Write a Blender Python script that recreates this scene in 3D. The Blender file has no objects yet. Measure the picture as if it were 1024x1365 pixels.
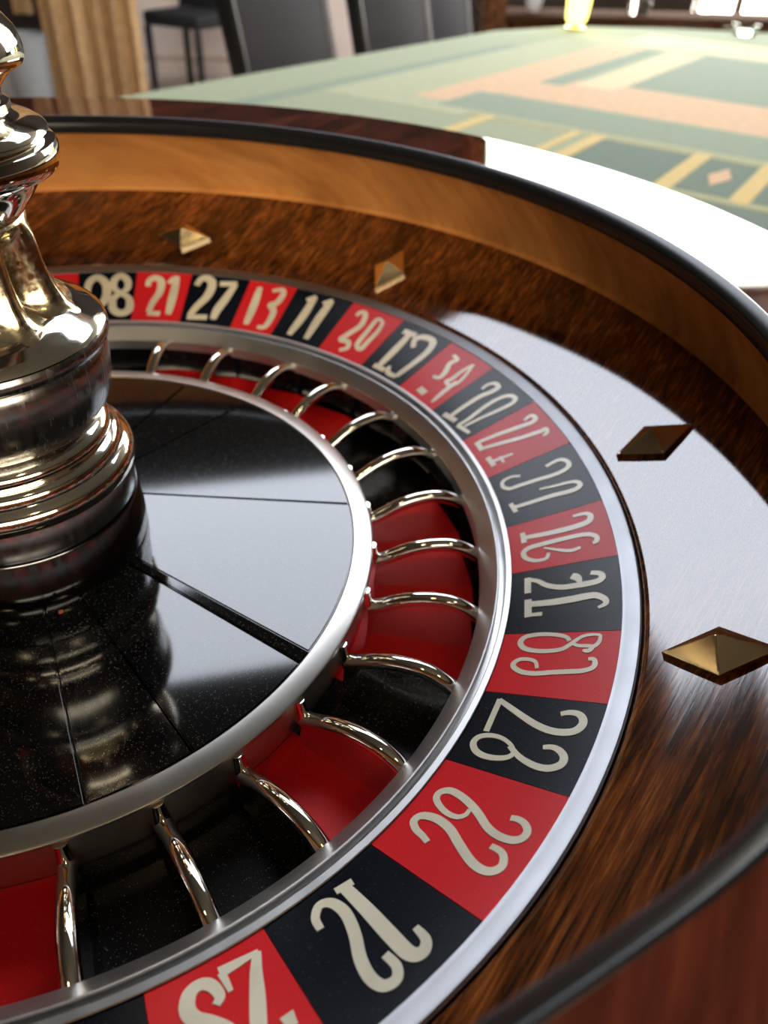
import bpy, bmesh, math, random
from mathutils import Vector, Matrix
from math import sin, cos, pi, radians, atan2, hypot

random.seed(4)
SC = bpy.context.scene
COL = SC.collection
S = 0.27                      # metres per wheel unit (outer radius of the number ring)

# ------------------------------------------------------------------ camera
CAM = Vector((0.2842, -1.15786, 0.81992)) * S
YAW, PITCH, ROLL = 0.291242, 0.677803, 0.056591
FPX = 999.37
fw = Vector((sin(YAW) * cos(PITCH), cos(YAW) * cos(PITCH), -sin(PITCH)))
rt = fw.cross(Vector((0, 0, 1))).normalized()
up = rt.cross(fw)
r2 = rt * cos(ROLL) + up * sin(ROLL)
u2 = -rt * sin(ROLL) + up * cos(ROLL)
cd = bpy.data.cameras.new('camera')
cam = bpy.data.objects.new('camera', cd)
COL.objects.link(cam)
cam.matrix_world = Matrix(((r2.x, u2.x, -fw.x, CAM.x), (r2.y, u2.y, -fw.y, CAM.y), (r2.z, u2.z, -fw.z, CAM.z), (0, 0, 0, 1)))
cd.sensor_fit = 'VERTICAL'
cd.sensor_height = 36.0
cd.lens = 36.0 * FPX / 1365.0
cd.clip_start = 0.01
cd.dof.use_dof = True
cd.dof.focus_distance = 0.275
cd.dof.aperture_fstop = 9.0
SC.camera = cam

# ------------------------------------------------------------------ world and exposure
w = bpy.data.worlds.new('world')
SC.world = w
w.use_nodes = True
w.node_tree.nodes['Background'].inputs[0].default_value = (0.75, 0.85, 1.0, 1)
w.node_tree.nodes['Background'].inputs[1].default_value = 0.6
SC.view_settings.view_transform = 'Standard'
SC.view_settings.look = 'None'
SC.view_settings.gamma = 1
SC.view_settings.use_curve_mapping = False
SC.view_settings.exposure = 0.0
SKYLIGHT = 8.5                # radiance of the skylight panes
WINDOW = 12.0                 # radiance of the wall windows
LAMP = 20.0                   # radiance of the added warm fill lamps
FRONTWIN = 10.5                # radiance of the added fill window behind the camera

# ------------------------------------------------------------------ materials
def nmat(name):
    m = bpy.data.materials.new(name)
    m.use_nodes = True
    nt = m.node_tree
    return m, nt, nt.nodes['Principled BSDF']

def setp(b, **k):
    for a, v in k.items():
        b.inputs[a.replace('_', ' ')].default_value = v

def ramp(nt, src, stops):
    n = nt.nodes.new('ShaderNodeValToRGB')
    e = n.color_ramp.elements
    e[0].position, e[0].color = stops[0][0], (*stops[0][1], 1)
    e[1].position, e[1].color = stops[-1][0], (*stops[-1][1], 1)
    for p, c in stops[1:-1]:
        x = e.new(p); x.color = (*c, 1)
    nt.links.new(src, n.inputs[0])
    return n.outputs[0]

def noise(nt, scale, detail=4, rough=.55, vec=None, dist=0.0):
    n = nt.nodes.new('ShaderNodeTexNoise')
    n.inputs['Scale'].default_value = scale
    n.inputs['Detail'].default_value = detail
    n.inputs['Roughness'].default_value = rough
    n.inputs['Distortion'].default_value = dist
    if vec is not None: nt.links.new(vec, n.inputs['Vector'])
    return n.outputs['Fac']

def coords(nt, scale=(1, 1, 1), rot=(0, 0, 0), kind='Object'):
    t = nt.nodes.new('ShaderNodeTexCoord')
    m = nt.nodes.new('ShaderNodeMapping')
    m.inputs['Scale'].default_value = scale
    r = nt.nodes.new('ShaderNodeMapping')
    r.inputs['Rotation'].default_value = rot
    nt.links.new(t.outputs[kind], r.inputs[0])
    nt.links.new(r.outputs[0], m.inputs[0])
    return m.outputs[0]

def bump(nt, b, src, strength, dist=.001):
    n = nt.nodes.new('ShaderNodeBump')
    n.inputs['Strength'].default_value = strength
    n.inputs['Distance'].default_value = dist
    nt.links.new(src, n.inputs['Height'])
    nt.links.new(n.outputs[0], b.inputs['Normal'])
    return n.outputs[0]

def mixc(nt, fac, a, b, mode='MIX'):
    n = nt.nodes.new('ShaderNodeMix')
    n.data_type = 'RGBA'; n.blend_type = mode
    for sock, v in ((n.inputs[0], fac), (n.inputs[6], a), (n.inputs[7], b)):
        if isinstance(v, (float, int)): sock.default_value = v
        elif isinstance(v, tuple): sock.default_value = (*v, 1)
        else: nt.links.new(v, sock)
    return n.outputs[2]

def plain(name, col, rough=.5, metal=0.0, var=.12, scale=40.0, **k):
    """one colour with a little procedural unevenness"""
    m, nt, b = nmat(name)
    f = noise(nt, scale, 4, .6, coords(nt))
    c = ramp(nt, f, [(.3, tuple(x * (1 - var) for x in col)), (.7, tuple(min(1, x * (1 + var)) for x in col))])
    nt.links.new(c, b.inputs['Base Color'])
    setp(b, Roughness=rough, Metallic=metal, **k)
    return m

def metal(name, col, rough, wear=.06, scale=60, stretch=(1, 1, 1)):
    m, nt, b = nmat(name)
    f = noise(nt, scale, 5, .6, coords(nt, stretch))
    r = ramp(nt, f, [(.3, (max(.01, rough - wear),) * 3), (.75, (rough + wear,) * 3)])
    nt.links.new(r, b.inputs['Roughness'])
    c = ramp(nt, f, [(.25, tuple(x * .94 for x in col)), (.7, col)])
    nt.links.new(c, b.inputs['Base Color'])
    setp(b, Metallic=1.0)
    return m

def wood(name, dark, mid, light, rot=0.0, fine=700, along=25, coat=1.0, coat_rough=.05, rough=.45, bumps=.15, patch=12, blotch=.85, coat_ior=1.5):
    """straight grained wood; the grain runs along local Y turned by rot"""
    m, nt, b = nmat(name)
    v = coords(nt, (fine, along, fine * .3), (0, 0, rot))
    f1 = noise(nt, 1.0, 5, .65, v, .3)
    v2 = coords(nt, (patch * 3, patch, patch), (0, 0, rot))
    f2 = noise(nt, 1.0, 4, .6, v2, .8)
    v3 = coords(nt, (fine * .22, along * .5, fine * .1), (0, 0, rot))
    f3 = noise(nt, 1.0, 3, .6, v3, .4)
    c1 = ramp(nt, f1, [(.3, dark), (.52, mid), (.72, light)])
    c2 = ramp(nt, f2, [(.34, (.22, .2, .18)), (.58, (1, 1, 1))])
    c3 = ramp(nt, f3, [(.3, (.45, .42, .4)), (.65, (1.0, 1.0, 1.0))])
    c = mixc(nt, blotch, c1, c2, 'MULTIPLY')
    c = mixc(nt, .8, c, c3, 'MULTIPLY')
    nt.links.new(c, b.inputs['Base Color'])
    setp(b, Roughness=rough, Coat_Weight=coat, Coat_Roughness=coat_rough, Coat_IOR=coat_ior, Specular_IOR_Level=0.0)
    nrm = bump(nt, b, f1, bumps, .0006)
    if bumps > 0:
        n2 = nt.nodes.new('ShaderNodeBump')
        n2.inputs['Strength'].default_value = bumps * .06
        n2.inputs['Distance'].default_value = .0004
        nt.links.new(f1, n2.inputs['Height'])
        nt.links.new(n2.outputs[0], b.inputs['Coat Normal'])
    return m

def dusty(name, col, rough, dens=.5, size=900.0, bright=.35, coat=0.0, spec=.5, coat_rough=.06):
    """smooth lacquer carrying small pale dust specks"""
    m, nt, b = nmat(name)
    vo = nt.nodes.new('ShaderNodeTexVoronoi')
    vo.inputs['Scale'].default_value = size
    nt.links.new(coords(nt), vo.inputs['Vector'])
    spot = ramp(nt, vo.outputs['Distance'], [(.10, (1, 1, 1)), (.28, (0, 0, 0))])
    sel = ramp(nt, noise(nt, size * .55, 2, .5, coords(nt)), [(.5, (0, 0, 0)), (.62, (1, 1, 1))])
    area = ramp(nt, noise(nt, 14, 3, .6, coords(nt)), [(.25, (.35,) * 3), (.7, (1, 1, 1))])
    f = mixc(nt, 1.0, spot, sel, 'MULTIPLY')
    f = mixc(nt, 1.0, f, area, 'MULTIPLY')
    f = mixc(nt, 1.0, f, (dens, dens, dens), 'MULTIPLY')
    c = mixc(nt, f, col, (bright, bright * .96, bright * .9))
    nt.links.new(c, b.inputs['Base Color'])
    setp(b, Roughness=rough, Coat_Weight=coat, Coat_Roughness=coat_rough, Coat_IOR=1.6, Specular_IOR_Level=spec)
    return m

def glow(name, col, strength):
    m, nt, b = nmat(name)
    setp(b, Base_Color=(*col, 1), Emission_Color=(*col, 1), Emission_Strength=strength, Roughness=.4)
    return m

M = dict(
    cone_wood=wood('mahogany veneer', (.010, .003, .001), (.16, .043, .009), (.47, .155, .033), rot=radians(52), fine=620, along=26, coat_rough=.04, bumps=.2, patch=15, coat_ior=1.68),
    track_wood=wood('pale track wood', (.50, .20, .052), (.62, .27, .075), (.68, .32, .10), rot=radians(90), fine=90, along=12, coat=.25, coat_rough=.25, bumps=.05, patch=6, blotch=.15),
    rim_wood=wood('red rim mahogany', (.035, .007, .004), (.10, .022, .011), (.17, .045, .02), rot=radians(40), fine=160, along=14, coat_rough=.03, bumps=.04, patch=14),
    black_gloss=plain('black lacquer', (.008, .008, .008), .25, 0, .12, 40, Specular_IOR_Level=.4),
    silver=metal('brushed aluminium', (.36, .365, .38), .48, .03, 60),
    ring_silver=metal('satin aluminium ring', (.62, .60, .56), .30, .015, 60),
    worn_silver=metal('worn nickel ring', (.56, .555, .55), .42, .06, 60),
    chrome=metal('polished chrome', (.86, .83, .76), .06, .03, 90),
    turret=metal('polished nickel', (.88, .85, .75), .08, .04, 150),
    bowl_metal=metal('dull streaked nickel', (.34, .34, .33), .24, .10, 420, (1, 1, .04)),
    plinth=metal('grey streaked steel', (.52, .53, .54), .22, .07, 300, (1, 1, .04)),
    matte_brown=plain('matte brown wood', (.05, .022, .012), .9, 0, .15, 20, Specular_IOR_Level=0.05),
    chair_dark=plain('black upholstery', (.008, .008, .009), .8),
    turret_cast=metal('cast nickel', (.80, .70, .48), .2, .12, 420),
    steel=metal('plain steel', (.74, .72, .66), .42, .08, 100),
    dark_steel=metal('dark steel', (.16, .165, .17), .16, .05, 150),
    gold=metal('gold plated brass', (.92, .74, .45), .2, .04, 90),
    red=dusty('red plate', (.72, .02, .026), .2, .12, 700, .5, 0.0, .16),
    black=dusty('black plate', (.004, .006, .011), .2, .2, 800, .3, 0.0, .16),
    ivory=plain('ivory print', (.76, .71, .55), .2),
    pocket_red=dusty('red pocket', (.80, .011, .013), .4, .2, 650, .5, 0.0, .2),
    pocket_black=dusty('black pocket', (.003, .003, .004), .22, .6, 1000, .4, .15, .2),
    cone_black=dusty('black cone lacquer', (.003, .003, .0035), .3, .75, 1500, .5, 1.0, 0.0),
    felt=plain('green baize', (.33, .37, .24), .9, 0, .2, 300),
    felt_teal=plain('teal print', (.25, .31, .23), .9, 0, .15, 200),
    felt_deep=plain('deep green print', (.13, .19, .15), .9, 0, .15, 200),
    felt_coral=plain('coral print', (.66, .44, .27), .9, 0, .12, 60),
    felt_cream=plain('cream print', (.70, .58, .36), .9, 0, .12, 60),
    felt_yellow=plain('yellow print', (.66, .50, .20), .9, 0, .1, 60),
    felt_olive=plain('olive print', (.36, .36, .21), .9, 0, .1, 60),
    felt_pale=plain('pale sage print', (.42, .44, .28), .9, 0, .1, 60),
    table_wood=wood('table mahogany', (.03, .008, .004), (.09, .028, .012), (.15, .05, .02), fine=120, along=10, bumps=.05),
    chair_fabric=plain('charcoal upholstery', (.045, .045, .055), .8, 0, .15, 400),
    chair_black=plain('black chair frame', (.012, .012, .013), .3),
    chair_piping=plain('grey chair edge', (.22, .22, .24), .5),
    curtain=plain('tan curtain cloth', (.48, .30, .14), .85, 0, .2, 20),
    wall=plain('brown plaster', (.02, .011, .007), .85, 0, .06, 3),
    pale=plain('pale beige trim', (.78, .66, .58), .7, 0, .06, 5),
    wall_dark=plain('brown wall panel', (.10, .05, .025), .5, 0, .15, 6),
    floor=plain('pale stone floor', (.50, .42, .34), .35, 0, .1, 4),
    ceiling=plain('dim ceiling', (.05, .045, .04), .9, 0, .1, 3),
    panel_brown=wood('brown panel wood', (.06, .022, .008), (.16, .065, .022), (.24, .10, .036), fine=60, along=6, bumps=.03, coat=.3),
    crumb=plain('orange crumb', (.55, .16, .06), .7),
    white=plain('white glaze', (.75, .75, .78), .25),
    grey=plain('grey enamel', (.30, .32, .33), .45),
    skylight=glow('frosted skylight pane', (.82, .88, 1.0), SKYLIGHT),
    front_window=glow('warm frosted window pane', (1.0, .86, .66), FRONTWIN),
    window=glow('bright frosted window pane', (1.0, .97, .86), WINDOW),
    lamp=glow('warm lamp glass', (1.0, .78, .45), LAMP),
    candle=glow('yellow lamp glass', (1.0, .86, .22), 3.5),
)
mg, nt, b = nmat('clear glass')
setp(b, Base_Color=(1, 1, 1, 1), Roughness=.02, Transmission_Weight=1.0, IOR=1.45)
M['glass'] = mg

# ------------------------------------------------------------------ object helpers
WORLD_BUILT = set()
def link(name, me, mat=None, parent=None, smooth=35):
    o = bpy.data.objects.new(name, me)
    COL.objects.link(o)
    if mat is not None: me.materials.append(mat)
    if smooth and len(me.polygons):
        me.polygons.foreach_set('use_smooth', [True] * len(me.polygons))
        me.set_sharp_from_angle(angle=radians(smooth))
    if parent is not None:
        o.parent = parent
        if parent.name in WORLD_BUILT:          # parts drawn in room coordinates
            o.matrix_parent_inverse = Matrix.Translation(-parent.location)
    return o

def build(name, bm, mat, parent=None, smooth=35):
    me = bpy.data.meshes.new(name)
    bmesh.ops.recalc_face_normals(bm, faces=bm.faces)
    bm.to_mesh(me); bm.free()
    return link(name, me, mat, parent, smooth)

def thing(name, label, cat, loc=(0, 0, 0), group=None, rotz=0.0, local=False):
    o = bpy.data.objects.new(name, None)
    COL.objects.link(o)
    o.location = loc; o.rotation_euler.z = rotz
    o.empty_display_size = .02
    if not local: WORLD_BUILT.add(o.name)
    tag(o, label, cat, group)
    return o

def tag(o, label, cat=None, group=None):
    o['label'] = label
    if cat: o['category'] = cat
    if group: o['group'] = group
    return o

def structure(o):
    o['kind'] = 'structure'
    return o

def box(bm, x0, x1, y0, y1, z0, z1, mtx=None, bevel=0.0):
    v = [bm.verts.new((x, y, z)) for x in (x0, x1) for y in (y0, y1) for z in (z0, z1)]
    f = [bm.faces.new([v[i] for i in q]) for q in ((0, 1, 3, 2), (4, 6, 7, 5), (0, 4, 5, 1), (2, 3, 7, 6), (0, 2, 6, 4), (1, 5, 7, 3))]
    bmesh.ops.recalc_face_normals(bm, faces=f)
    if bevel:
        ed = list({e for q in f for e in q.edges})
        r = bmesh.ops.bevel(bm, geom=ed, offset=bevel, segments=2, affect='EDGES', profile=.5)
        v = list({x for q in r['faces'] for x in q.verts} | {x for x in v if x.is_valid})
    if mtx is not None: bmesh.ops.transform(bm, matrix=mtx, verts=v)
    return bm

def lathe(prof, cen=(0, 0), segs=160, a0=None, a1=None, rmul=None, close=False, unit=S):
    """surface of revolution of (radius, height) pairs in wheel units"""
    bm = bmesh.new()
    full = a0 is None
    n = segs if full else segs + 1
    rings = []
    for i in range(n):
        t = 2 * pi * i / segs if full else a0 + (a1 - a0) * i / segs
        rings.append([])
        for (r, z) in prof:
            k = rmul(t, r, z) if rmul else 1.0
            rings[-1].append(bm.verts.new(((cen[0] + r * k * cos(t)) * unit, (cen[1] + r * k * sin(t)) * unit, z * unit)))
    m = len(prof)
    for i in range(segs):
        A, B = rings[i], rings[(i + 1) % n]
        for j in range(m if close else m - 1):
            k = (j + 1) % m
            bm.faces.new((A[j], B[j], B[k], A[k]))
    if close and not full:
        bm.faces.new(rings[0]); bm.faces.new(rings[-1][::-1])
    bmesh.ops.remove_doubles(bm, verts=bm.verts, dist=1e-6)
    return bm

def tube(bm, pts, rads, segs=10, cap=True):
    """round bar through points (metres)"""
    pts = [Vector(p) for p in pts]
    if isinstance(rads, (int, float)): rads = [rads] * len(pts)
    prev = None; rings = []
    for i, p in enumerate(pts):
        d = (pts[min(i + 1, len(pts) - 1)] - pts[max(i - 1, 0)]).normalized()
        if prev is None:
            n = d.cross(Vector((0, 0, 1)))
            if n.length < .1: n = d.cross(Vector((1, 0, 0)))
        else:
            n = prev - d * prev.dot(d)
        n.normalize(); prev = n
        b_ = d.cross(n)
        rings.append([bm.verts.new(p + (n * cos(2 * pi * k / segs) + b_ * sin(2 * pi * k / segs)) * rads[i]) for k in range(segs)])
    for a, b2 in zip(rings, rings[1:]):
        for k in range(segs):
            bm.faces.new((a[k], a[(k + 1) % segs], b2[(k + 1) % segs], b2[k]))
    if cap:
        bm.faces.new(rings[0][::-1]); bm.faces.new(rings[-1])
    return bm

def catmull(P, n=6):
    if len(P) < 3: return [tuple(p) for p in P]
    out = []
    closed = False
    for i in range(len(P) - 1):
        p0 = P[max(i - 1, 0)]; p1 = P[i]; p2 = P[i + 1]; p3 = P[min(i + 2, len(P) - 1)]
        for k in range(n):
            t = k / n
            out.append(tuple(.5 * (2 * b_ + (c - a) * t + (2 * a - 5 * b_ + 4 * c - d) * t * t + (3 * b_ - a - 3 * c + d) * t ** 3) for a, b_, c, d in zip(p0, p1, p2, p3)))
    out.append(tuple(P[-1]))
    return out

def dup(root, loc, label=None, rotz=None):
    """copy of a thing with copies of its parts and sub-parts"""
    r = root.copy(); COL.objects.link(r); r.location = loc
    if rotz is not None: r.rotation_euler.z = rotz
    if label: r['label'] = label
    for ch in list(root.children):
        c = ch.copy(); COL.objects.link(c); c.parent = r
        for g in ch.children:
            d = g.copy(); COL.objects.link(d); d.parent = c
    return r

# ------------------------------------------------------------------ the room (metres; wheel centre at the origin)
FLOOR_Z, CEIL_Z = -0.85, 3.2
X0, X1, Y0, Y1 = -4.0, 8.0, -3.2, 6.5

def slab(name, x0, x1, y0, y1, z0, z1, mat):
    return structure(build(name, box(bmesh.new(), x0, x1, y0, y1, z0, z1), mat, None, 0))

slab('floor', X0, X1, Y0, Y1, FLOOR_Z - .1, FLOOR_Z, M['floor'])
slab('wall_left', X0 - .1, X0, Y0, Y1, FLOOR_Z, CEIL_Z, M['wall'])
slab('wall_right', X1, X1 + .1, Y0, Y1, FLOOR_Z, CEIL_Z, M['wall'])

def holed(name, mat, outer, hole, axis, t0, t1):
    """rectangular slab with one rectangular opening, as four boards"""
    (a0, a1, b0, b1), (c0, c1, d0, d1) = outer, hole
    bm = bmesh.new()
    for q in ((a0, a1, b0, d0), (a0, a1, d1, b1), (a0, c0, d0, d1), (c1, a1, d0, d1)):
        if axis == 'z': box(bm, q[0], q[1], q[2], q[3], t0, t1)
        else: box(bm, q[0], q[1], t0, t1, q[2], q[3])
    return structure(build(name, bm, mat, None, 0))

SKY = (-.62, 3.84, 2.5, 4.55)                     # skylight opening x0 x1 y0 y1
holed('ceiling', M['ceiling'], (X0 - .1, X1 + .1, Y0 - .1, Y1 + .1), SKY, 'z', CEIL_Z, CEIL_Z + .12)
WIN = (2.72, 7.8, .14, 3.14)                     # window band x0 x1 z0 z1
holed('wall_back', M['wall'], (X0 - .1, X1 + .1, FLOOR_Z, CEIL_Z), WIN, 'y', Y1, Y1 + .12)

def glazed(name, horiz, rect, depth, nx, ny, frame_mat, pane_mat, bar=.05):
    a0, a1, b0, b1 = rect
    bm = bmesh.new()
    def bx(u0, u1, v0, v1, t0, t1, m):
        if horiz: box(m, u0, u1, v0, v1, t0, t1)
        else: box(m, u0, u1, t0, t1, v0, v1)
    for i in range(nx + 1):
        u = a0 + (a1 - a0) * i / nx
        bx(max(a0, u - bar / 2), min(a1, u + bar / 2), b0, b1, depth, depth + .06, bm)
    for j in range(ny + 1):
        v = b0 + (b1 - b0) * j / ny
        bx(a0, a1, max(b0, v - bar / 2), min(b1, v + bar / 2), depth + .001, depth + .059, bm)
    fr = structure(build(name, bm, frame_mat, None, 0))
    for i in range(nx):
        for j in range(ny):
            pm = bmesh.new()
            bx(a0 + (a1 - a0) * i / nx, a0 + (a1 - a0) * (i + 1) / nx, b0 + (b1 - b0) * j / ny, b0 + (b1 - b0) * (j + 1) / ny, depth + .025, depth + .035, pm)
            build('pane', pm, pane_mat, fr, 0)
    return fr

FWIN = (-.9, 2.6, .25, 2.2)                        # unseen window added behind the camera to light the ball track
holed('wall_front', M['wall_dark'], (X0 - .1, X1 + .1, FLOOR_Z, CEIL_Z), FWIN, 'y', Y0 - .1, Y0)
glazed('window_3', False, FWIN, Y0 - .08, 3, 1, M['wall_dark'], M['front_window'], .06)
glazed('window_4', False, (4.62, 5.9, -.50, .08), Y1 - .06, 3, 1, M['wall_dark'], M['window'], .08)
glazed('window_1', True, SKY, CEIL_Z + .04, 1, 1, M['grey'], M['skylight'], .012)
glazed('window_2', False, WIN, Y1 + .03, 1, 1, M['wall_dark'], M['window'], .07)

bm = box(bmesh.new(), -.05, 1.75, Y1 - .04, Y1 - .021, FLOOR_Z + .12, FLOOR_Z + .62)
structure(build('trim_1', bm, M['pale'], None, 0))  # pale panel added in place of a patch of sunlit floor
bm = bmesh.new(); box(bm, X0, WIN[0], Y1 - .02, Y1, FLOOR_Z, FLOOR_Z + .12)
structure(build('baseboard_back', bm, M['pale'], None, 0))  # same pale tone carries the sunlit floor patch downwards

for i, (x, y) in enumerate(((-1.3, -1.6), (.9, -2.0))):  # unseen lamps added as warm fill from behind the camera
    t = thing('ceiling_lamp', ['round warm ceiling lamp above and left of the camera, out of frame', 'round warm ceiling lamp above and right of the camera, out of frame'][i], 'lamp', (x, y, CEIL_Z), 'ceiling lamps')
    p = [(.0, 0), (.16, 0), (.16, -.05), (.145, -.05), (.145, -.02), (0, -.02)]
    o = build('lamp_ring', lathe([(r, z) for r, z in p], segs=32, unit=1), M['grey'], t); o.location = (x, y, CEIL_Z)
    o = build('lamp_glass', lathe([(0, -.046), (.06, -.046), (.144, -.03), (.144, -.021), (0, -.021)], segs=32, unit=1), M['lamp'], t); o.location = (x, y, CEIL_Z)

# ------------------------------------------------------------------ gaming table
TZ = -.25 * S
TA = radians(42.3)
TR = Matrix.Rotation(TA, 4, 'Z')

def tpt(a, b_, z=TZ):
    return TR @ Vector((a, b_, z))

EDGE = [(-.75, -.62), (-.75, .945), (2.40, .945), (2.76, .83), (3.06, .57), (3.26, .28), (3.34, -.05), (3.26, -.38), (3.05, -.56), (2.8, -.62)]

def inset(poly, d):
    out = []
    n = len(poly)
    for i in range(n):
        p, a, q = Vector(poly[i - 1]), Vector(poly[i]), Vector(poly[(i + 1) % n])
        u, v = (a - p).normalized(), (q - a).normalized()
        nu, nv = Vector((u.y, -u.x)), Vector((v.y, -v.x))
        m = (nu + nv).normalized()
        out.append(a + m * d / max(.3, m.dot(nu)))
    return out

def prism(poly, z0, z1):
    bm = bmesh.new()
    A = [bm.verts.new(tpt(x, y, z0)) for x, y in poly]
    B = [bm.verts.new(tpt(x, y, z1)) for x, y in poly]
    bm.faces.new(A[::-1]); bm.faces.new(B)
    n = len(A)
    for i in range(n): bm.faces.new((A[i], A[(i + 1) % n], B[(i + 1) % n], B[i]))
    return bm

c0 = tpt(1.2, .15, FLOOR_Z)
table = thing('gaming_table', 'long roulette table covered in green baize with a printed betting layout behind the wheel', 'table', c0)
build('felt', prism(EDGE, TZ - .03, TZ), M['felt'], table, 0)
# wooden rail round the far end and far side, lower than the felt along the player side
bm = bmesh.new()
for (o_, h) in ((EDGE, 0),):
    outp = inset(EDGE, -.07)
    n = len(EDGE)
    V = []
    for (x, y), q in zip(EDGE, outp):
        far = max(0.0, min(1.0, (x - 2.55) / .5)) * max(0.0, min(1.0, (.75 - y) / .2))
        top = TZ - .004 + far * .02
        V.append([bm.verts.new(tpt(*p, z)) for p, z in (((x, y), TZ - .05), ((x, y), top), (tuple(q), top - .012), (tuple(q), TZ - .07))])
    for i in range(n):
        A, B = V[i], V[(i + 1) % n]
        for k in range(4):
            bm.faces.new((A[k], B[k], B[(k + 1) % 4], A[(k + 1) % 4]))
build('rail', bm, M['rim_wood'], table, 30)
build('apron', prism([tuple(v) for v in inset(EDGE, .10)], TZ - .20, TZ - .031), M['table_wood'], table, 0)
for a, b_ in ((-.45, -.35), (-.45, .65), (2.45, -.3), (2.45, .6)):
    bm = bmesh.new()
    prof = [(0, FLOOR_Z), (.075, FLOOR_Z), (.075, FLOOR_Z + .05), (.045, FLOOR_Z + .09), (.04, FLOOR_Z + .2), (.06, FLOOR_Z + .36), (.065, TZ - .26), (.085, TZ - .24), (.085, TZ - .2), (0, TZ - .2)]
    p = tpt(a, b_, 0)
    bm = lathe(prof, (p.x, p.y), 20, unit=1)
    build('leg', bm, M['table_wood'], table)

def print_rect(name, a0, a1, b0, b1, mat, lift=.0006):
    build(name, prism([(a0, b0), (a0, b1), (a1, b1), (a1, b0)][::-1], TZ, TZ + lift), mat, table, 0)

print_rect('printed_border', -.7, 2.15, .735, .782, M['felt_teal'])
print_rect('printed_field', 1.20, 2.62, -.45, .735, M['felt_pale'], .0004)
print_rect('printed_bar', 1.30, 2.46, .462, .575, M['felt_coral'])
print_rect('printed_bar', 1.45, 1.74, -.45, .460, M['felt_coral'])
print_rect('printed_bar', 1.64, 2.40, .400, .455, M['felt_teal'], .0009)
print_rect('printed_bar', 1.67, 2.42, .292, .382, M['felt_cream'], .0009)
print_rect('printed_cell', 1.745, 2.44, -.012, .286, M['felt_teal'])
print_rect('printed_cell', 1.745, 2.44, -.32, -.03, M['felt_teal'])
print_rect('printed_bar', 2.47, 2.80, -.42, .56, M['felt_cream'])
print_rect('printed_bar', 1.265, 1.44, -.45, .50, M['felt_teal'], .0008)
print_rect('printed_line', 1.215, 1.245, -.45, .42, M['felt_olive'], .0009)
for b_ in (-.415, -.265, -.122, -.015, .162, .204, .375):
    wd = .008 if b_ in (.204,) else .0125
    print_rect('printed_line', .99, 1.238, b_ - wd, b_ + wd, M['felt_yellow'], .001)
for b0, b1 in ((-.40, -.28), (-.25, -.137), (-.105, -.03), (0, .148)):
    print_rect('printed_cell', 1.008, 1.212, b0, b1, M['felt_deep'])
print_rect('printed_line', .972, .994, -.45, .42, M['felt_olive'], .0008)
print_rect('printed_field', .3, .970, -.6, .42, M['felt_deep'])
bm = prism([(1.05, -.070), (1.108, -.053), (1.166, -.070), (1.108, -.087)], TZ + .0006, TZ + .0012)
build('printed_lozenge', bm, M['felt_coral'], table, 0)

p = tpt(3.10, .33, TZ + .0008)
t = thing('ashtray', 'small clear glass ashtray standing at the far end of the green table', 'ashtray', p)
o = build('bowl', lathe([(0, 0), (.035, 0), (.045, .03), (.038, .032), (.030, .012), (0, .010)], segs=24, unit=1), M['glass'], t); o.location = p

# ------------------------------------------------------------------ roulette bowl (fixed part of the wheel)
def rim_k(t, r, z):
    """the rim is not quite true: it is a little tighter at the near side"""
    d = (math.degrees(t) + 180) % 360 - 180
    def st(a, b_): 
        x = max(0, min(1, (d - a) / (b_ - a))); return x * x * (3 - 2 * x)
    k = 0.052 * (1 - st(-72, -50)) * st(-175, -130)
    wgt = max(0, min(1, (z - .15) / .15))
    return 1 - k * wgt

bowl = thing('roulette_bowl', 'round polished mahogany roulette bowl with black rim bead and brass diamonds', 'roulette bowl', (0, 0, TZ))
prof = [(1.031, -.06), (1.031, .006), (1.0318, .0095), (1.034, .0125), (1.038, .0143), (1.08, .0335), (1.12, .0525), (1.16, .0735), (1.20, .0955), (1.24, .1180), (1.277, .139)]
build('ball_apron', lathe(prof, segs=240), M['cone_wood'], bowl)
prof = [(1.2765, .1385), (1.284, .148), (1.280, .165), (1.262, .20), (1.235, .245), (1.205, .285), (1.176, .3155)]
build('ball_track', lathe(prof, segs=240, rmul=rim_k), M['track_wood'], bowl)
prof = [(1.178, .312), (1.166, .3155), (1.1635, .320), (1.1635, .338), (1.1655, .3415), (1.180, .3555), (1.1825, .3562), (1.186, .3555), (1.19, .35), (1.20, .33), (1.20, .312)]
build('rim_bead', lathe(prof, segs=240, rmul=rim_k, close=True), M['black_gloss'], bowl)
prof = [(1.1855, .3550), (1.25, .3550), (1.40, .3545), (1.425, .3538), (1.429, .3534), (1.437, .350), (1.442, .343), (1.445, .330), (1.445, .22), (1.43, .2), (1.40, .19), (1.38, .1), (1.36, -.245), (0, -.245)]
build('rim', lathe(prof, segs=240, rmul=rim_k), M['rim_wood'], bowl)

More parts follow.
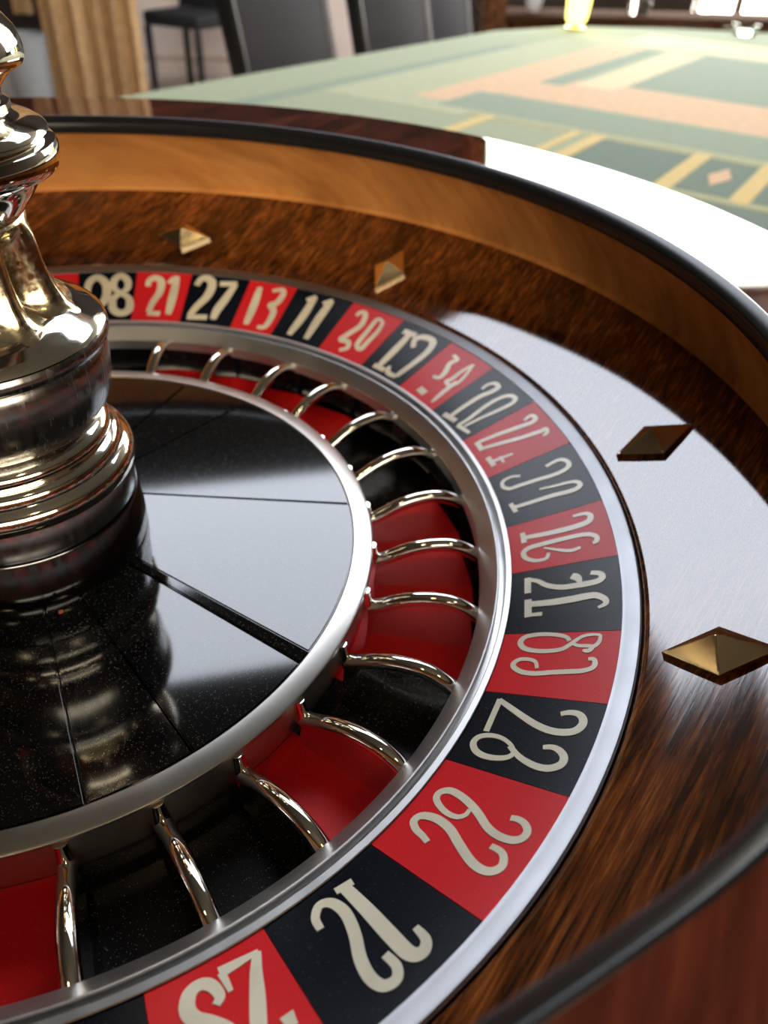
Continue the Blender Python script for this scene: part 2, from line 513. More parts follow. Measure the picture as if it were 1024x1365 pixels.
def diamond(ang, tang):
    """long four sided pyramid on a thin foot, lying on the sloping apron"""
    r0 = 1.123; z0 = .0540
    sl = .49
    n = Vector((-sl, 0, 1)).normalized(); e1 = Vector((1, 0, sl)).normalized(); e2 = Vector((0, 1, 0))
    L, Wd, H = (.074, .046, .040)
    if tang: e1, e2 = e2, e1
    bm = bmesh.new()
    base = [e1 * L, e2 * Wd, -e1 * L, -e2 * Wd]
    lo = [bm.verts.new(v * 1.0 - n * .004) for v in base]
    mi = [bm.verts.new(v + n * .010) for v in base]
    m2 = [bm.verts.new(v * .92 + n * .0115) for v in base]
    ap = bm.verts.new(n * H)
    for A, B in ((lo, mi), (mi, m2)):
        for i in range(4): bm.faces.new((A[i], A[(i + 1) % 4], B[(i + 1) % 4], B[i]))
    for i in range(4): bm.faces.new((m2[i], m2[(i + 1) % 4], ap))
    bm.faces.new(lo[::-1])
    bmesh.ops.bevel(bm, geom=[e for e in bm.edges if ap in e.verts], offset=.0015, segments=2, affect='EDGES')
    mt = Matrix.Rotation(radians(ang), 4, 'Z') @ Matrix.Translation((r0, 0, z0))
    bmesh.ops.transform(bm, matrix=Matrix.Scale(S, 4) @ mt, verts=bm.verts)
    return build('diamond', bm, M['gold'], bowl, 20)

for a, tang in ((74, True), (42, False), (-7.6, False), (-34.5, False), (-78, True), (-114, False), (-150, True), (166, False), (128, True), (103, False)):
    diamond(a, tang)

# ------------------------------------------------------------------ roulette rotor (turning part of the wheel)
CEN = (-.035, .003)
rotor = thing('roulette_rotor', 'roulette rotor with red and black numbers, chrome frets, black cone and tall nickel turret', 'roulette wheel', (CEN[0] * S, CEN[1] * S, -.23 * S))
build('outer_ring', lathe([(1.0, -.004), (1.0005, .002), (1.006, .0035), (1.018, .010), (1.0245, .011), (1.028, .008), (1.028, -.03)], segs=240), M['silver'], rotor)
build('groove_ring', lathe([(.834, -.075), (.8355, -.0675), (.834, -.0665), (.8255, -.0665), (.8245, -.0680), (.8238, -.089), (.8155, -.089), (.8148, -.0745), (.8135, -.0728), (.811, -.0738), (.7875, -.0985), (.786, -.1015), (.786, -.125)], segs=240), M['worn_silver'], rotor, 22)

ANG = [89.12, 80.2, 71.43, 61.84, 53.81, 43.84, 34.37, 25.12, 16.39, 7.05, -2.46, -13.16, -21.75, -31.56, -39.84, -48.91, -59.64, -70.22, -79.4]
rest = (360 - (ANG[0] - ANG[-1])) / 20
ANG = ANG + [ANG[-1] - rest * (i + 1) for i in range(19)]
SLOPE = .0684 / (1 - .8384)

def cone_pt(deg, r, lift=0.0):
    t = radians(deg)
    z = -SLOPE * (1 - r)
    return Vector((r * cos(t) - SLOPE * .35 * lift * cos(t), r * sin(t) - SLOPE * .35 * lift * sin(t), z + lift)) * S

GLYPH = {0:[([(2.95,0.9141),(3.16,0.9367),(2.72,0.9687),(1.5,0.9822),(0.28,0.9605),(0.02,0.9249),(0.61,0.8965),(1.85,0.8848),(2.8,0.8981),(2.95,0.9141)],0.0167,0.0167),([(-2.27,0.9274),(-1.13,0.9438),(-1.04,0.9699),(-2.02,0.9874),(-3.14,0.9696),(-3.27,0.9435),(-2.27,0.9274)],0.0154,0.0154),([(-2.27,0.9274),(-1.09,0.9085),(-1.21,0.8738),(-2.58,0.8603),(-3.89,0.8734),(-3.68,0.9081),(-2.27,0.9274)],0.0167,0.0167)],1:[([(2.32,0.9509),(2.22,0.9706),(1.39,0.9809),(0.3,0.9685),(0.21,0.9326),(0.99,0.9),(1.48,0.8649)],0.0154,0.0154),([(1.62,0.8617),(-0.58,0.8613)],0.0149,0.0149),([(-1.0,0.9631),(-1.68,0.9803),(-2.52,0.9833)],0.0128,0.0128),([(-2.14,0.9809),(-2.13,0.9186),(-2.06,0.8601)],0.0167,0.0167)],2:[([(3.58,0.9625),(3.07,0.9867),(2.0,0.9886),(1.08,0.9703),(1.23,0.9306),(2.55,0.8895),(3.21,0.8611)],0.0177,0.0177),([(3.61,0.8562),(0.04,0.8604)],0.0159,0.0159),([(-0.13,0.9749),(-2.9,0.9816)],0.0164,0.0164),([(-2.69,0.979),(-1.99,0.9276),(-1.27,0.8872),(-1.14,0.8564)],0.0176,0.0176)],3:[([(1.97,0.9819),(1.57,0.9167),(1.38,0.8561)],0.0161,0.0161),([(-0.32,0.9761),(-1.76,0.9849),(-2.32,0.9702),(-2.0,0.9389),(-1.22,0.9294),(-2.21,0.9132),(-2.45,0.8816),(-2.09,0.8577),(-0.87,0.8549)],0.0135,0.0135)],4:[([(2.36,0.9682),(1.19,0.9873)],0.0132,0.0132),([(1.39,0.9829),(1.37,0.9125),(1.77,0.8521)],0.018,0.0156),([(-0.54,0.9699),(-1.73,0.9884)],0.0131,0.0131),([(-1.6,0.9842),(-1.48,0.9195),(-1.68,0.8536)],0.0178,0.0155)],5:[([(2.72,0.9639),(2.43,0.9782),(1.48,0.9753),(0.82,0.9418),(1.63,0.9063),(2.16,0.8831),(0.61,0.884),(0.02,0.8664),(1.0,0.8538)],0.0116,0.0116),([(-2.05,0.9717),(-0.85,0.9737),(-0.91,0.9295),(-1.11,0.887),(-2.29,0.8781),(-2.4,0.9058),(-2.48,0.9438),(-2.05,0.9717)],0.0102,0.0102)],6:[([(3.22,0.9705),(0.91,0.9735)],0.0145,0.0145),([(1.9,0.9743),(1.72,0.9099),(1.72,0.8567)],0.0155,0.0144),([(2.62,0.8539),(0.19,0.8538)],0.0129,0.0129),([(-0.46,0.9405),(0.44,0.9621),(-0.39,0.9777),(-2.24,0.9791),(-3.04,0.9476),(-2.89,0.9006),(-2.48,0.8543)],0.0141,0.013),([(-2.58,0.853),(-0.69,0.8528),(0.06,0.8698)],0.0115,0.0094)],7:[([(2.13,0.9734),(0.99,0.9689),(1.26,0.9516),(0.75,0.9353),(0.36,0.9202),(0.4,0.9069),(1.39,0.9023)],0.0095,0.0095),([(1.22,0.8595),(-0.44,0.8573)],0.0153,0.0153),([(-1.75,0.98),(-1.42,0.9556),(-1.42,0.923),(-1.19,0.9096),(-2.48,0.9081),(-2.77,0.9311),(-1.75,0.98)],0.0072,0.0072),([(-2.47,0.924),(-2.61,0.8857),(-2.88,0.8505)],0.0101,0.0071)],8:[([(2.49,0.8478),(-0.18,0.8547)],0.0117,0.0117),([(1.28,0.8554),(1.44,0.8905),(1.39,0.9287),(0.96,0.9533),(0.98,0.972),(1.96,0.9738),(2.52,0.9603),(2.42,0.9453)],0.0107,0.0068),([(-1.24,0.8507),(-1.29,0.8757),(-0.85,0.9213),(-0.94,0.9532),(-1.51,0.9731),(-2.51,0.978),(-3.05,0.9652),(-2.87,0.9351),(-2.45,0.898),(-2.16,0.8594)],0.0086,0.0076),([(-1.24,0.8507),(-3.91,0.8573)],0.0105,0.0076)],9:[([(2.83,0.8595),(2.39,0.8988),(1.82,0.9368),(1.46,0.9675),(1.87,0.9783),(2.65,0.9752),(2.44,0.9586)],0.0092,0.0074),([(3.02,0.8565),(0.93,0.8556)],0.0102,0.0102),([(1.31,0.8559),(0.5,0.8941),(-0.31,0.9335),(-0.75,0.9668),(-0.81,0.9804),(-1.51,0.9772),(-1.74,0.9675)],0.0091,0.0064),([(-0.89,0.8561),(-2.99,0.8581)],0.0099,0.0099),([(-2.08,0.8582),(-2.35,0.9002)],0.0071,0.0053),([(-1.85,0.8762),(-3.27,0.8773)],0.0063,0.0045)],10:[([(3.2,0.8903),(3.67,0.8746),(3.46,0.8587),(2.49,0.8539),(1.63,0.8621),(1.49,0.8797),(1.35,0.9116),(1.11,0.9463),(1.34,0.9689),(2.0,0.9778),(2.92,0.9741),(3.29,0.9616),(3.04,0.94)],0.006,0.0086),([(-1.22,0.8545),(-3.1,0.8592)],0.0083,0.0083),([(-2.12,0.8576),(-2.24,0.8902),(-2.29,0.9277),(-2.54,0.9607),(-2.19,0.9763),(-1.49,0.9762),(-1.05,0.9639),(-0.8,0.9373),(-0.44,0.9109)],0.0099,0.005)],11:[([(2.44,0.8603),(0.61,0.8604)],0.0087,0.0087),([(1.53,0.8612),(1.27,0.8961),(1.2,0.9277),(1.26,0.953),(1.55,0.9688),(2.27,0.9748),(2.86,0.9672),(2.95,0.9477)],0.011,0.0071),([(-2.03,0.8969),(-2.86,0.8914),(-2.84,0.8745),(-2.09,0.8597),(-1.12,0.8568),(-0.5,0.8661),(-0.33,0.8869),(-0.27,0.9183),(-0.28,0.9491),(-0.56,0.9668),(-1.17,0.975),(-1.8,0.9729),(-1.9,0.9674)],0.0069,0.0084),([(-1.01,0.8906),(-1.95,0.9154),(-2.38,0.933),(-2.17,0.9477)],0.0039,0.0069)],12:[([(3.71,0.8612),(1.22,0.8618)],0.0089,0.0089),([(3.47,0.8587),(2.97,0.8761),(2.06,0.8909),(1.49,0.9112),(1.43,0.9312),(1.49,0.9482),(1.63,0.965),(2.05,0.9737),(2.7,0.9714),(3.01,0.9576)],0.0074,0.0089),([(2.96,0.9289),(2.55,0.9373),(1.8,0.9412)],0.0125,0.0059),([(0.18,0.863),(-2.54,0.8661)],0.0094,0.0094),([(-2.25,0.8651),(-2.21,0.8865)],0.0057,0.0071),([(-0.58,0.8646),(-0.62,0.8977),(-0.46,0.9286),(-0.26,0.9507),(-0.29,0.9644),(-0.92,0.9766),(-1.53,0.9774),(-1.95,0.9673)],0.0122,0.0057)],13:[([(2.93,0.9321),(3.44,0.9259),(3.79,0.9091),(3.88,0.887),(3.59,0.8682),(2.86,0.8621),(2.09,0.8677),(1.67,0.8812),(1.57,0.9005),(1.78,0.9213),(2.32,0.932),(2.92,0.9401),(3.46,0.9496),(3.65,0.9611),(3.59,0.9733)],0.0067,0.0047),([(3.59,0.9733),(2.8,0.9729),(2.22,0.9672),(2.25,0.9569),(2.31,0.9438),(2.75,0.9338)],0.0047,0.0047),([(2.11,0.9653),(1.64,0.9606),(1.71,0.9523)],0.006,0.0046),([(-0.7,0.8958),(0.08,0.8917),(0.42,0.8821),(0.39,0.8685),(-0.11,0.8613),(-0.71,0.8634),(-1.29,0.8769),(-1.39,0.8961),(-1.15,0.9163),(-0.95,0.9389),(-0.79,0.9567),(-0.43,0.969),(0.13,0.9724),(0.64,0.969),(0.63,0.9622)],0.0053,0.0066)],14:[([(3.68,0.8615),(-0.39,0.8645)],0.007,0.007),([(3.59,0.8605),(2.93,0.8773),(2.05,0.9003),(1.35,0.9219),(0.99,0.9412),(1.0,0.9583),(1.34,0.9722),(2.03,0.9785),(2.7,0.9767),(3.13,0.969),(3.16,0.9579),(2.88,0.9476)],0.0077,0.0077),([(-1.93,0.9138),(-1.26,0.9039),(-0.78,0.8878),(-0.78,0.8718),(-1.2,0.8597),(-1.98,0.8568),(-2.75,0.865),(-3.1,0.8798),(-2.97,0.8973),(-2.57,0.9095),(-1.97,0.9141)],0.0048,0.0072),([(-1.44,0.9037),(-2.22,0.9203),(-2.62,0.9355),(-2.79,0.9513),(-2.61,0.9646),(-2.03,0.974),(-1.37,0.9736),(-0.84,0.9658),(-0.63,0.955),(-0.83,0.944)],0.0072,0.0072)],15:[([(1.44,0.9054),(0.84,0.9052),(0.37,0.8977),(0.34,0.8838),(0.67,0.8697),(1.21,0.8596),(1.86,0.8587),(2.36,0.8677),(2.33,0.8814),(1.95,0.9005),(1.39,0.918),(0.66,0.9369),(0.38,0.9541),(0.5,0.9698),(0.95,0.9787),(1.61,0.9792),(2.09,0.9716),(2.22,0.9622),(2.11,0.9537)],0.0059,0.0079),([(-2.67,0.8899),(-2.42,0.8793),(-2.2,0.8666),(-1.69,0.857),(-1.05,0.858),(-0.66,0.8669),(-0.54,0.882),(-0.83,0.9012),(-1.55,0.9216),(-2.27,0.9449),(-2.47,0.9618),(-2.23,0.9732),(-1.59,0.9787),(-0.95,0.9746),(-0.62,0.967),(-0.58,0.9542)],0.0077,0.0077)],16:[([(0.48,0.8538),(1.95,0.8579)],0.0077,0.0077),([(1.19,0.858),(1.11,0.8996),(0.96,0.9396),(0.95,0.9685),(1.59,0.9766),(2.25,0.9693),(2.41,0.9518)],0.0143,0.0077),([(-2.13,0.8806),(-1.92,0.8652),(-1.1,0.8554),(-0.32,0.8626),(-0.1,0.883),(-0.61,0.9103),(-1.4,0.9365),(-1.71,0.9591),(-1.46,0.975),(-0.65,0.9788),(-0.12,0.9685),(-0.13,0.9511)],0.0086,0.0096)],17:[([(0.54,0.8568),(3.47,0.8585)],0.0124,0.005),([(3.36,0.8579),(2.72,0.8781),(2.18,0.9006),(1.68,0.9216),(1.23,0.9414),(0.81,0.9555)],0.0093,0.0124),([(0.69,0.8575),(0.79,0.8826)],0.0074,0.0043),([(-0.35,0.8875),(0.06,0.881),(-0.2,0.8655),(-0.84,0.8579),(-1.67,0.861),(-2.08,0.8755),(-1.84,0.8892),(-0.94,0.9028),(-0.14,0.9194),(0.01,0.9377)],0.0091,0.0121),([(3.12,0.9371),(3.12,0.9513)],0.0117,0.0087)]}

def numeral(k_glyph, mid, parent):
    bm = bmesh.new()
    for si, (pts, w0, w1) in enumerate(GLYPH[k_glyph]):
        P = [cone_pt(mid + d, r) for d, r in catmull(pts, 5)]
        n = len(P); lift = .0011 + .00005 * si
        rows = []
        for i, q in enumerate(P):
            d = (P[min(i + 1, n - 1)] - P[max(i - 1, 0)]).normalized()
            nn = Vector((-SLOPE * q.x, -SLOPE * q.y, hypot(q.x, q.y))).normalized()
            s_ = nn.cross(d).normalized()
            u = i / (n - 1)
            wd = (w0 + (w1 - w0) * u) * S * (.62 if k_glyph > 11 else .55)
            if n > 8: wd *= .80 + .45 * sin(pi * u)          # swelling stroke
            rows.append([bm.verts.new(q + s_ * wd + nn * S * lift), bm.verts.new(q - s_ * wd + nn * S * lift),
                         bm.verts.new(q - s_ * wd - nn * S * .0005), bm.verts.new(q + s_ * wd - nn * S * .0005)])
        for a, b_ in zip(rows, rows[1:]):
            for j in range(4): bm.faces.new((a[j], a[(j + 1) % 4], b_[(j + 1) % 4], b_[j]))
        bm.faces.new(rows[0][::-1]); bm.faces.new(rows[-1])
    return build('numeral', bm, M['ivory'], parent, 60)

for k in range(38):
    a, b_ = ANG[k], ANG[k + 1] if k < 37 else ANG[0] - 360
    red = k % 2 == 1
    bm = bmesh.new()
    rows = []
    for i in range(9):
        d = a - .03 + (b_ - a + .06) * i / 8
        rows.append([bm.verts.new(cone_pt(d, r, l)) for r, l in ((.8355, -.01), (.8355, 0), (1.0005, 0), (1.0005, -.01))])
    for A, B in zip(rows, rows[1:]):
        for j in range(3): bm.faces.new((A[j], A[j + 1], B[j + 1], B[j]))
    bm.faces.new(rows[0]); bm.faces.new(rows[-1][::-1])
    pl = build('number_plate', bm, M['red' if red else 'black'], rotor)
    pl['label'] = 'red number plate' if red else 'black number plate'
    gk = k if k < 18 else (1 + (k * 2) % 16 if red else (k * 2) % 16)
    if gk % 2 != k % 2: gk += 1
    numeral(min(gk, 17), (a + b_) / 2, pl)

# ---- pockets and frets
def rp(r, z, deg):
    t = radians(deg)
    return Vector((CEN[0] + r * cos(t), CEN[1] + r * sin(t), z)) * S

FRET = [-82.1, -70.9, -59.8, -48.5, -36.8, -24.9, -13.8, -2.6, 9.4, 21.4, 34.2, 45.6, 58.7, 71.0]
nf = 17
FRET = FRET + [71.0 + (360 - 153.1) * (i + 1) / nf for i in range(nf - 1)]
RED = {2: 1, 4: 1, 5: 1, 6: 1, 9: 1, 10: 1, 11: 1, 12: 1, 14: 1, 29: 1}
for i, a in enumerate(FRET):
    b_ = FRET[(i + 1) % len(FRET)]
    if b_ < a: b_ += 360
    red = bool(RED.get(i, i > 14 and i % 2 == 1))
    bm = bmesh.new(); rows = []
    for j in range(7):
        d = a + (b_ - a) * j / 6
        rows.append([bm.verts.new(rp(r, z, d)) for r, z in ((.609, -.196), (.613, -.2), (.70, -.203), (.79, -.200), (.815, -.196), (.818, -.196), (.818, -.22), (.609, -.22))])
    for A, B in zip(rows, rows[1:]):
        n = len(A)
        for j in range(n): bm.faces.new((A[j], A[(j + 1) % n], B[(j + 1) % n], B[j]))
    bm.faces.new(rows[0][::-1]); bm.faces.new(rows[-1])
    o = build('pocket', bm, M['pocket_red' if red else 'pocket_black'], rotor)
    o['label'] = 'red pocket between two frets' if red else 'black pocket between two frets'
    # fret: short upright collar, arched round bar, thin web beneath it
    bm = bmesh.new()
    tube(bm, [rp(.6195, -.1075, a), rp(.623, -.128, a), rp(.628, -.144, a)], [.0095 * S, .0105 * S, .0130 * S], 12)
    fr = build('fret', bm, M['chrome'], rotor, 50)
    arch = [(.628, -.146), (.645, -.140), (.665, -.129), (.69, -.116), (.72, -.106), (.75, -.102), (.775, -.104), (.800, -.114), (.820, -.126)]
    bm = bmesh.new()
    tube(bm, [rp(r, z, a) for r, z in catmull(arch, 3)], .0132 * S, 12)
    build('bar', bm, M['chrome'], fr, 60)
    bm = bmesh.new()
    hw = .0045
    rr = catmull(arch, 2)
    V = []
    for r, z in rr:
        dd = math.degrees(hw / r); d2 = math.degrees(hw * 2.2 / r)
        V.append([bm.verts.new(rp(r, z, a - dd)), bm.verts.new(rp(r, z, a + dd)), bm.verts.new(rp(r, -.2035, a + d2)), bm.verts.new(rp(r, -.2035, a - d2))])
    for A, B in zip(V, V[1:]):
        for j in range(4): bm.faces.new((A[j], A[(j + 1) % 4], B[(j + 1) % 4], B[j]))
    bm.faces.new(V[0][::-1]); bm.faces.new(V[-1])
    build('web', bm, M['chrome'], fr, 40)

build('outer_wall', lathe([(.812, -.198), (.820, -.185), (.8225, -.16), (.822, -.10), (.83, -.10), (.83, -.205)], segs=200, close=True), M['pocket_black'], rotor)
# ---- ring and wall round the cone
build('cone_ring', lathe([(.5855, -.108), (.5855, -.099), (.588, -.0965), (.618, -.0985), (.6215, -.1005), (.6225, -.104), (.6205, -.108)], CEN, 240), M['ring_silver'], rotor)
build('pocket_wall', lathe([(.6205, -.107), (.6195, -.15), (.6125, -.1535), (.609, -.158), (.608, -.203)], CEN, 240), M['steel'], rotor)

# ---- black cone, flat wedge panels
# outer and inner angle of each joint between two panels
LINES = [(-3, 33), (-41.2, -27.5), (-43.6, -33), (-64.3, -63.5), (-78.5, -80), (-121, -115), (-143, -140), (-157, -157), (-199, -192), (-222, -220), (-236, -236), (-278, -270), (-301, -292), (-318, -306)]
CS = .008
for i, a in enumerate(LINES):
    b_ = LINES[(i + 1) % len(LINES)]
    if i == len(LINES) - 1: b_ = (b_[0] - 360, b_[1] - 360)
    mid = radians((a[0] + b_[0]) / 2)
    g = .14
    bm = bmesh.new(); top = []; bot = []
    na = 10
    R0, R1 = .17, .5853
    tilt = .09 if i == 1 else 0.0  # narrow wedge added and tilted so it mirrors a dark stripe
    def pz(x, y):
        u = x * cos(mid) + y * sin(mid); v = -x * sin(mid) + y * cos(mid)
        return -.0975 + CS * (R1 - u) + tilt * v
    loop = []
    a_, c_ = radians(a[0] - g), radians(b_[0] + g)
    i0, i1 = radians(a[1] - g * 2.5), radians(b_[1] + g * 2.5)
    for j in range(na + 1):
        t = a_ + (c_ - a_) * j / na; loop.append((R1 * cos(t), R1 * sin(t)))
    for j in range(5):
        t = i1 + (i0 - i1) * j / 4; loop.append((R0 * cos(t), R0 * sin(t)))
    T = [bm.verts.new(Vector((CEN[0] + x, CEN[1] + y, pz(x, y))) * S) for x, y in loop]
    B = [bm.verts.new(Vector((CEN[0] + x, CEN[1] + y, pz(x, y) - .012)) * S) for x, y in loop]
    bm.faces.new(T); bm.faces.new(B[::-1])
    n = len(T)
    for j in range(n): bm.faces.new((T[j], T[(j + 1) % n], B[(j + 1) % n], B[j]))
    bmesh.ops.recalc_face_normals(bm, faces=bm.faces)
    ed = [e for e in bm.edges if e.verts[0] in T and e.verts[1] in T]
    bmesh.ops.bevel(bm, geom=ed, offset=.0006, segments=2, affect='EDGES', clamp_overlap=True)
    build('cone_panel', bm, M['cone_black'], rotor, 25)
build('cone_core', lathe([(0, -.108), (.18, -.108), (.583, -.118), (.583, -.2), (0, -.2)], CEN, 96), M['black_gloss'], rotor)

# ---- turret
def part(name, prof, mat, parent=rotor, segs=128, **k):
    return build(name, lathe(prof, CEN, segs, **k), M[mat], parent, 40)

tur = part('turret', [(0, -.075), (.196, -.11), (.2035, -.10), (.2035, -.062), (.2015, -.058), (.2005, -.006), (.198, -.003), (0, -.003)], 'dark_steel')
part('plinth', [(0, -.003), (.190, -.003), (.190, .002), (.1965, .003), (.1965, .052), (.194, .056), (0, .056)], 'plinth', tur)
part('foot_moulding', [(0, .054), (.198, .054), (.205, .060), (.207, .068), (.2055, .080), (.199, .090), (.1915, .0935), (.189, .096), (.189, .099), (.187, .108), (.181, .115), (.1735, .118), (.172, .121), (.1755, .126), (.176, .133), (.172, .140), (.165, .146), (.157, .150), (.154, .156), (0, .156)], 'turret', tur)
part('bowl', [(0, .152), (.150, .152), (.157, .1535), (.166, .158), (.170, .163), (.173, .169), (.1815, .180), (.189, .198), (.1935, .22), (.1955, .244), (.1955, .262), (.193, .276), (.191, .279), (.195, .282), (.2005, .287), (.203, .294), (.2025, .301), (.199, .307), (0, .307)], 'bowl_metal', tur)

def flute(t, r, z):
    """four deep upright grooves between ribs on the neck"""
    wz = max(0, min(1, (z - .325) / .03)) * max(0, min(1, (.462 - z) / .02))
    k = 0.0
    for q in range(4):
        d = (math.degrees(t) + 27 - 90 * q + 180) % 360 - 180
        k += -.36 * math.exp(-(d / 8.0) ** 2) + .07 * math.exp(-((abs(d) - 20) / 6.0) ** 2)
    return 1 + k * wz * .9

part('flange', [(0, .303), (.199, .305), (.2, .309), (.196, .314), (.185, .3205), (.170, .328), (.158, .336), (0, .336)], 'turret', tur)
neck = [(.172, .326), (.158, .335), (.147, .345), (.139, .358), (.133, .372), (.129, .388), (.126, .405), (.124, .425), (.122, .445), (.121, .458), (.1215, .464), (.119, .468), (0, .468)]
part('neck', neck, 'turret_cast', tur, 240, rmul=flute)
part('cup', [(0, .462), (.117, .465), (.122, .472), (.131, .483), (.141, .495), (.149, .507), (.155, .519), (.157, .526), (0, .526)], 'turret', tur)
part('collar', [(0, .522), (.168, .522), (.176, .526), (.1815, .532), (.184, .541), (.184, .554), (.181, .561), (.174, .564), (.170, .566), (.1735, .569), (.1755, .573), (.173, .578), (.165, .583), (.155, .587), (.147, .590), (.137, .592), (.134, .595), (.1365, .600), (.135, .606), (.129, .610), (.1275, .615), (0, .615)], 'turret', tur)
part('knob', [(0, .612), (.1275, .614), (.130, .622), (.137, .631), (.147, .640), (.157, .646), (.1635, .650), (.166, .655), (.1665, .662), (.165, .674), (.160, .687), (.150, .699), (.136, .709), (.118, .717), (.09, .724), (.05, .729), (0, .731)], 'turret', tur)

# ------------------------------------------------------------------ chairs beyond the table
def make_chair(label, loc, rotz, group='chairs along the far side of the table', cloth='chair_fabric', edge='chair_piping'):
    t = thing('dining_chair', label, 'chair', loc, group, rotz, local=True)
    bm = box(bmesh.new(), -.22, .22, -.22, .22, .40, .48, bevel=.02); build('seat', bm, M[cloth], t)
    tilt = Matrix.Translation((0, -.21, .44)) @ Matrix.Rotation(radians(14), 4, 'X')
    bm = box(bmesh.new(), -.205, .205, -.022, .022, .04, .62, tilt, bevel=.018); build('backrest', bm, M[cloth], t)
    for s in (-1, 1):
        bm = box(bmesh.new(), s * .222 - .016, s * .222 + .016, -.026, .026, -.02, .63, tilt, bevel=.008)
        o = build('back_post', bm, M['chair_black' if s > 0 else edge], t)
        o['label'] = 'black side of the backrest' if s > 0 or edge == 'chair_black' else 'pale grey edge of the backrest'
    for x in (-.2, .2):
        for y in (-.2, .2):
            bm = box(bmesh.new(), x - .018, x + .018, y - .018, y + .018, 0, .40, bevel=.004); build('leg', bm, M['chair_black'], t)
    return t

def tw(a, b_):
    v = tpt(a, b_, FLOOR_Z); return (v.x, v.y, FLOOR_Z)

face = TA + pi            # chairs face the table
ch = make_chair('charcoal upholstered chair nearest the tan curtain, its back tilted to the left', tw(1.97, 1.17), face)
dup(ch, tw(2.60, 1.17), 'charcoal upholstered chair in the middle of the row by the table')
dup(ch, tw(3.17, 1.30), 'dark chair farthest along the row, just left of the brown wooden post')
make_chair('black chair standing alone behind the row, between curtain and charcoal chair', (.36, 5.8, FLOOR_Z), radians(140), None, 'chair_dark', 'chair_black')

# ------------------------------------------------------------------ curtain, post, counter and small things at the back
def drape(name, label, x0, x1, y, z0, z1, folds, amp):
    bm = bmesh.new(); n = folds * 10; rows = []
    for j, z in enumerate((z0, z0 + .4, z0 + .9, (z0 + z1) / 2, z1)):
        row = []
        for i in range(n + 1):
            u = i / n
            ph = u * folds * 2 * pi + .6 * sin(u * 9 + j * .3)
            yy = y + amp * sin(ph) * (1 - .15 * j) + .012 * sin(ph * 2.3)
            row.append((bm.verts.new((x0 + (x1 - x0) * u, yy, z)), bm.verts.new((x0 + (x1 - x0) * u, yy + .006, z))))
        rows.append(row)
    for A, B in zip(rows, rows[1:]):
        for i in range(n):
            bm.faces.new((A[i][0], A[i + 1][0], B[i + 1][0], B[i][0])); bm.faces.new((A[i][1], B[i][1], B[i + 1][1], A[i + 1][1]))
    for i in range(n):
        bm.faces.new((rows[0][i][0], rows[0][i][1], rows[0][i + 1][1], rows[0][i + 1][0]))
        bm.faces.new((rows[-1][i][0], rows[-1][i + 1][0], rows[-1][i + 1][1], rows[-1][i][1]))
    t = thing(name, label, 'curtain', ((x0 + x1) / 2, y, z0))
    build('cloth', bm, M['curtain'], t, 60)
    bm = bmesh.new(); tube(bm, [(x0 - .1, y, z1 + .02), (x1 + .1, y, z1 + .02)], .015, 12); build('rod', bm, M['chair_black'], t)
    return t

drape('curtain', 'wide tan floor length curtain hanging in soft folds at the left', -.53, .03, 5.3, FLOOR_Z + .01, 2.5, 5, .05)
drape('curtain', 'narrow strip of tan curtain above the grey bin at the far left', -.76, -.64, 6.0, FLOOR_Z + .42, 2.5, 1, .02)
t = thing('waste_bin', 'grey metal bin on the floor left of the tan curtain', 'bin', (-.64, 5.2, FLOOR_Z))
o = build('body', lathe([(0, 0), (.11, 0), (.13, .40), (.135, .405), (.128, .41), (.105, .02), (0, .02)], segs=32, unit=1), M['grey'], t); o.location = (-.64, 5.2, FLOOR_Z)

def on_ray(px, py, dist):
    v = (fw + r2 * ((px - 512) / FPX) - u2 * ((py - 682.5) / FPX)).normalized()
    return CAM + v * dist
# wooden post, low counter with a few things on it
t = thing('wooden_post', 'square brown wooden post beyond the far end of the table', 'post', (2.02, 4.55, FLOOR_Z))
bm = box(bmesh.new(), 1.96, 2.08, 4.49, 4.61, FLOOR_Z + .06, CEIL_Z, bevel=.006); build('shaft', bm, M['panel_brown'], t)
bm = box(bmesh.new(), 1.94, 2.10, 4.47, 4.63, FLOOR_Z, FLOOR_Z + .06, bevel=.006); build('base', bm, M['panel_brown'], t)

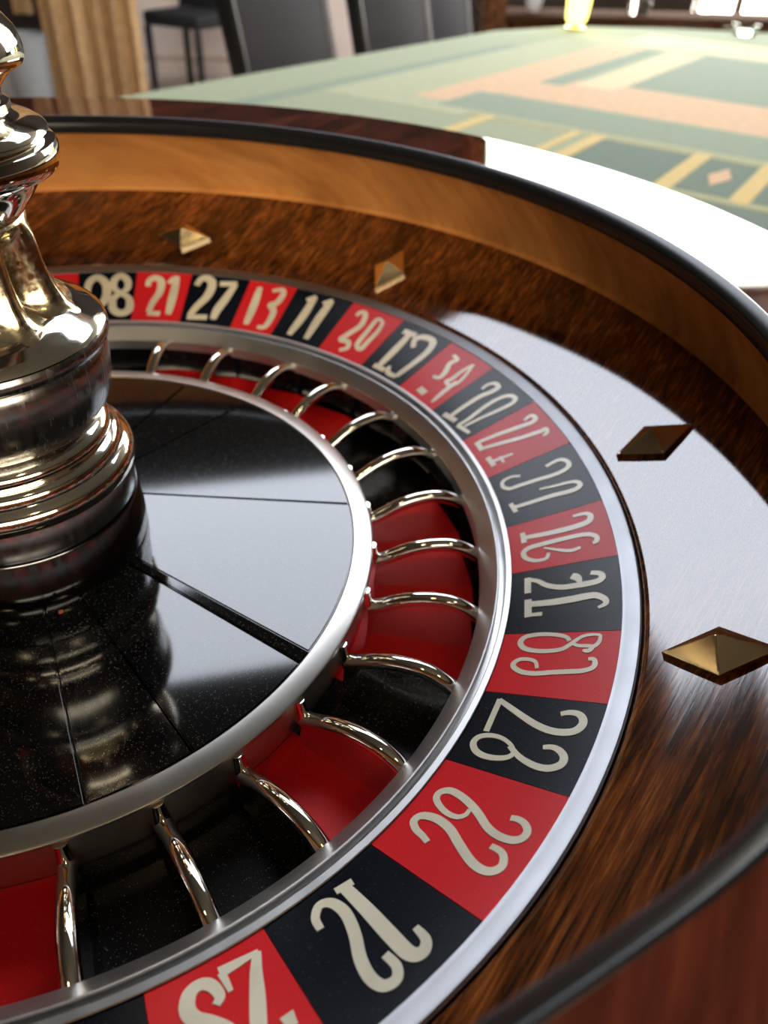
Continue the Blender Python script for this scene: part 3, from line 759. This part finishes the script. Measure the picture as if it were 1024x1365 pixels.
CT = FLOOR_Z + .60
t = thing('sideboard', 'long low dark brown sideboard in front of the bright windows', 'sideboard', (3.2, 5.0, FLOOR_Z))
bm = box(bmesh.new(), 2.15, 5.2, 4.75, 5.2, CT - .035, CT, bevel=.006); build('top', bm, M['matte_brown'], t)
bm = box(bmesh.new(), 2.18, 5.17, 4.79, 5.18, FLOOR_Z + .06, CT - .036); build('carcass', bm, M['panel_brown'], t, 0)
for i in range(5):
    x = 2.19 + i * .595
    bm = box(bmesh.new(), x, x + .58, 4.772, 4.789, FLOOR_Z + .08, CT - .05, bevel=.003); d = build('door', bm, M['panel_brown'], t)
    bm = bmesh.new(); tube(bm, [(x + .55, 4.755, CT - .2), (x + .55, 4.755, CT - .32)], .006, 8); build('handle', bm, M['gold'], d)
for x in (2.25, 5.1):
    for y in (4.82, 5.14):
        bm = box(bmesh.new(), x - .025, x + .025, y - .025, y + .025, FLOOR_Z, FLOOR_Z + .06); build('foot', bm, M['table_wood'], t, 0)

def turned(name, label, cat, x, y, parts, CT=CT):
    t = thing(name, label, cat, (x, y, CT))
    for n, prof, mat in parts:
        o = build(n, lathe(prof, segs=28, unit=1), M[mat], t); o.location = (x, y, CT)
    return t

LP = tpt(2.69, .79)
turned('table_lamp', 'glowing yellow glass lamp standing at the far corner of the green table', 'lamp', LP.x, LP.y, (
    ('base', [(0, 0), (.032, 0), (.032, .006), (.014, .010), (.012, .016), (0, .016)], 'gold'),
    ('shade', [(0, .016), (.026, .017), (.034, .03), (.038, .07), (.046, .20), (0, .205)], 'candle')), TZ + .0005)
turned('vase', 'small white vase on the left end of the dark sideboard', 'vase', 2.45, 4.95, (
    ('body', [(0, 0), (.04, 0), (.055, .06), (.05, .13), (.03, .17), (.028, .22), (.04, .25), (.034, .25), (.022, .22), (0, .2)], 'white'),))
turned('glass_carafe', 'clear glass carafe with a stopper on the middle of the dark sideboard', 'carafe', 3.2, 4.95, (
    ('body', [(0, 0), (.06, 0), (.07, .06), (.06, .14), (.025, .2), (.025, .26), (0, .26)], 'glass'),
    ('stopper', [(0, .262), (.02, .262), (.03, .30), (.015, .33), (0, .335)], 'glass')))

cp = Vector((.0293, -.2183, -.0945)) * S
t = thing('crumb', 'tiny orange crumb lying on the black cone in front of the turret', 'crumb', cp)
bm = bmesh.new(); bmesh.ops.create_icosphere(bm, subdivisions=2, radius=.0011)
for v in bm.verts: v.co *= random.uniform(.7, 1.2)
o = build('lump', bm, M['crumb'], t); o.location = cp + Vector((0, 0, .0009))
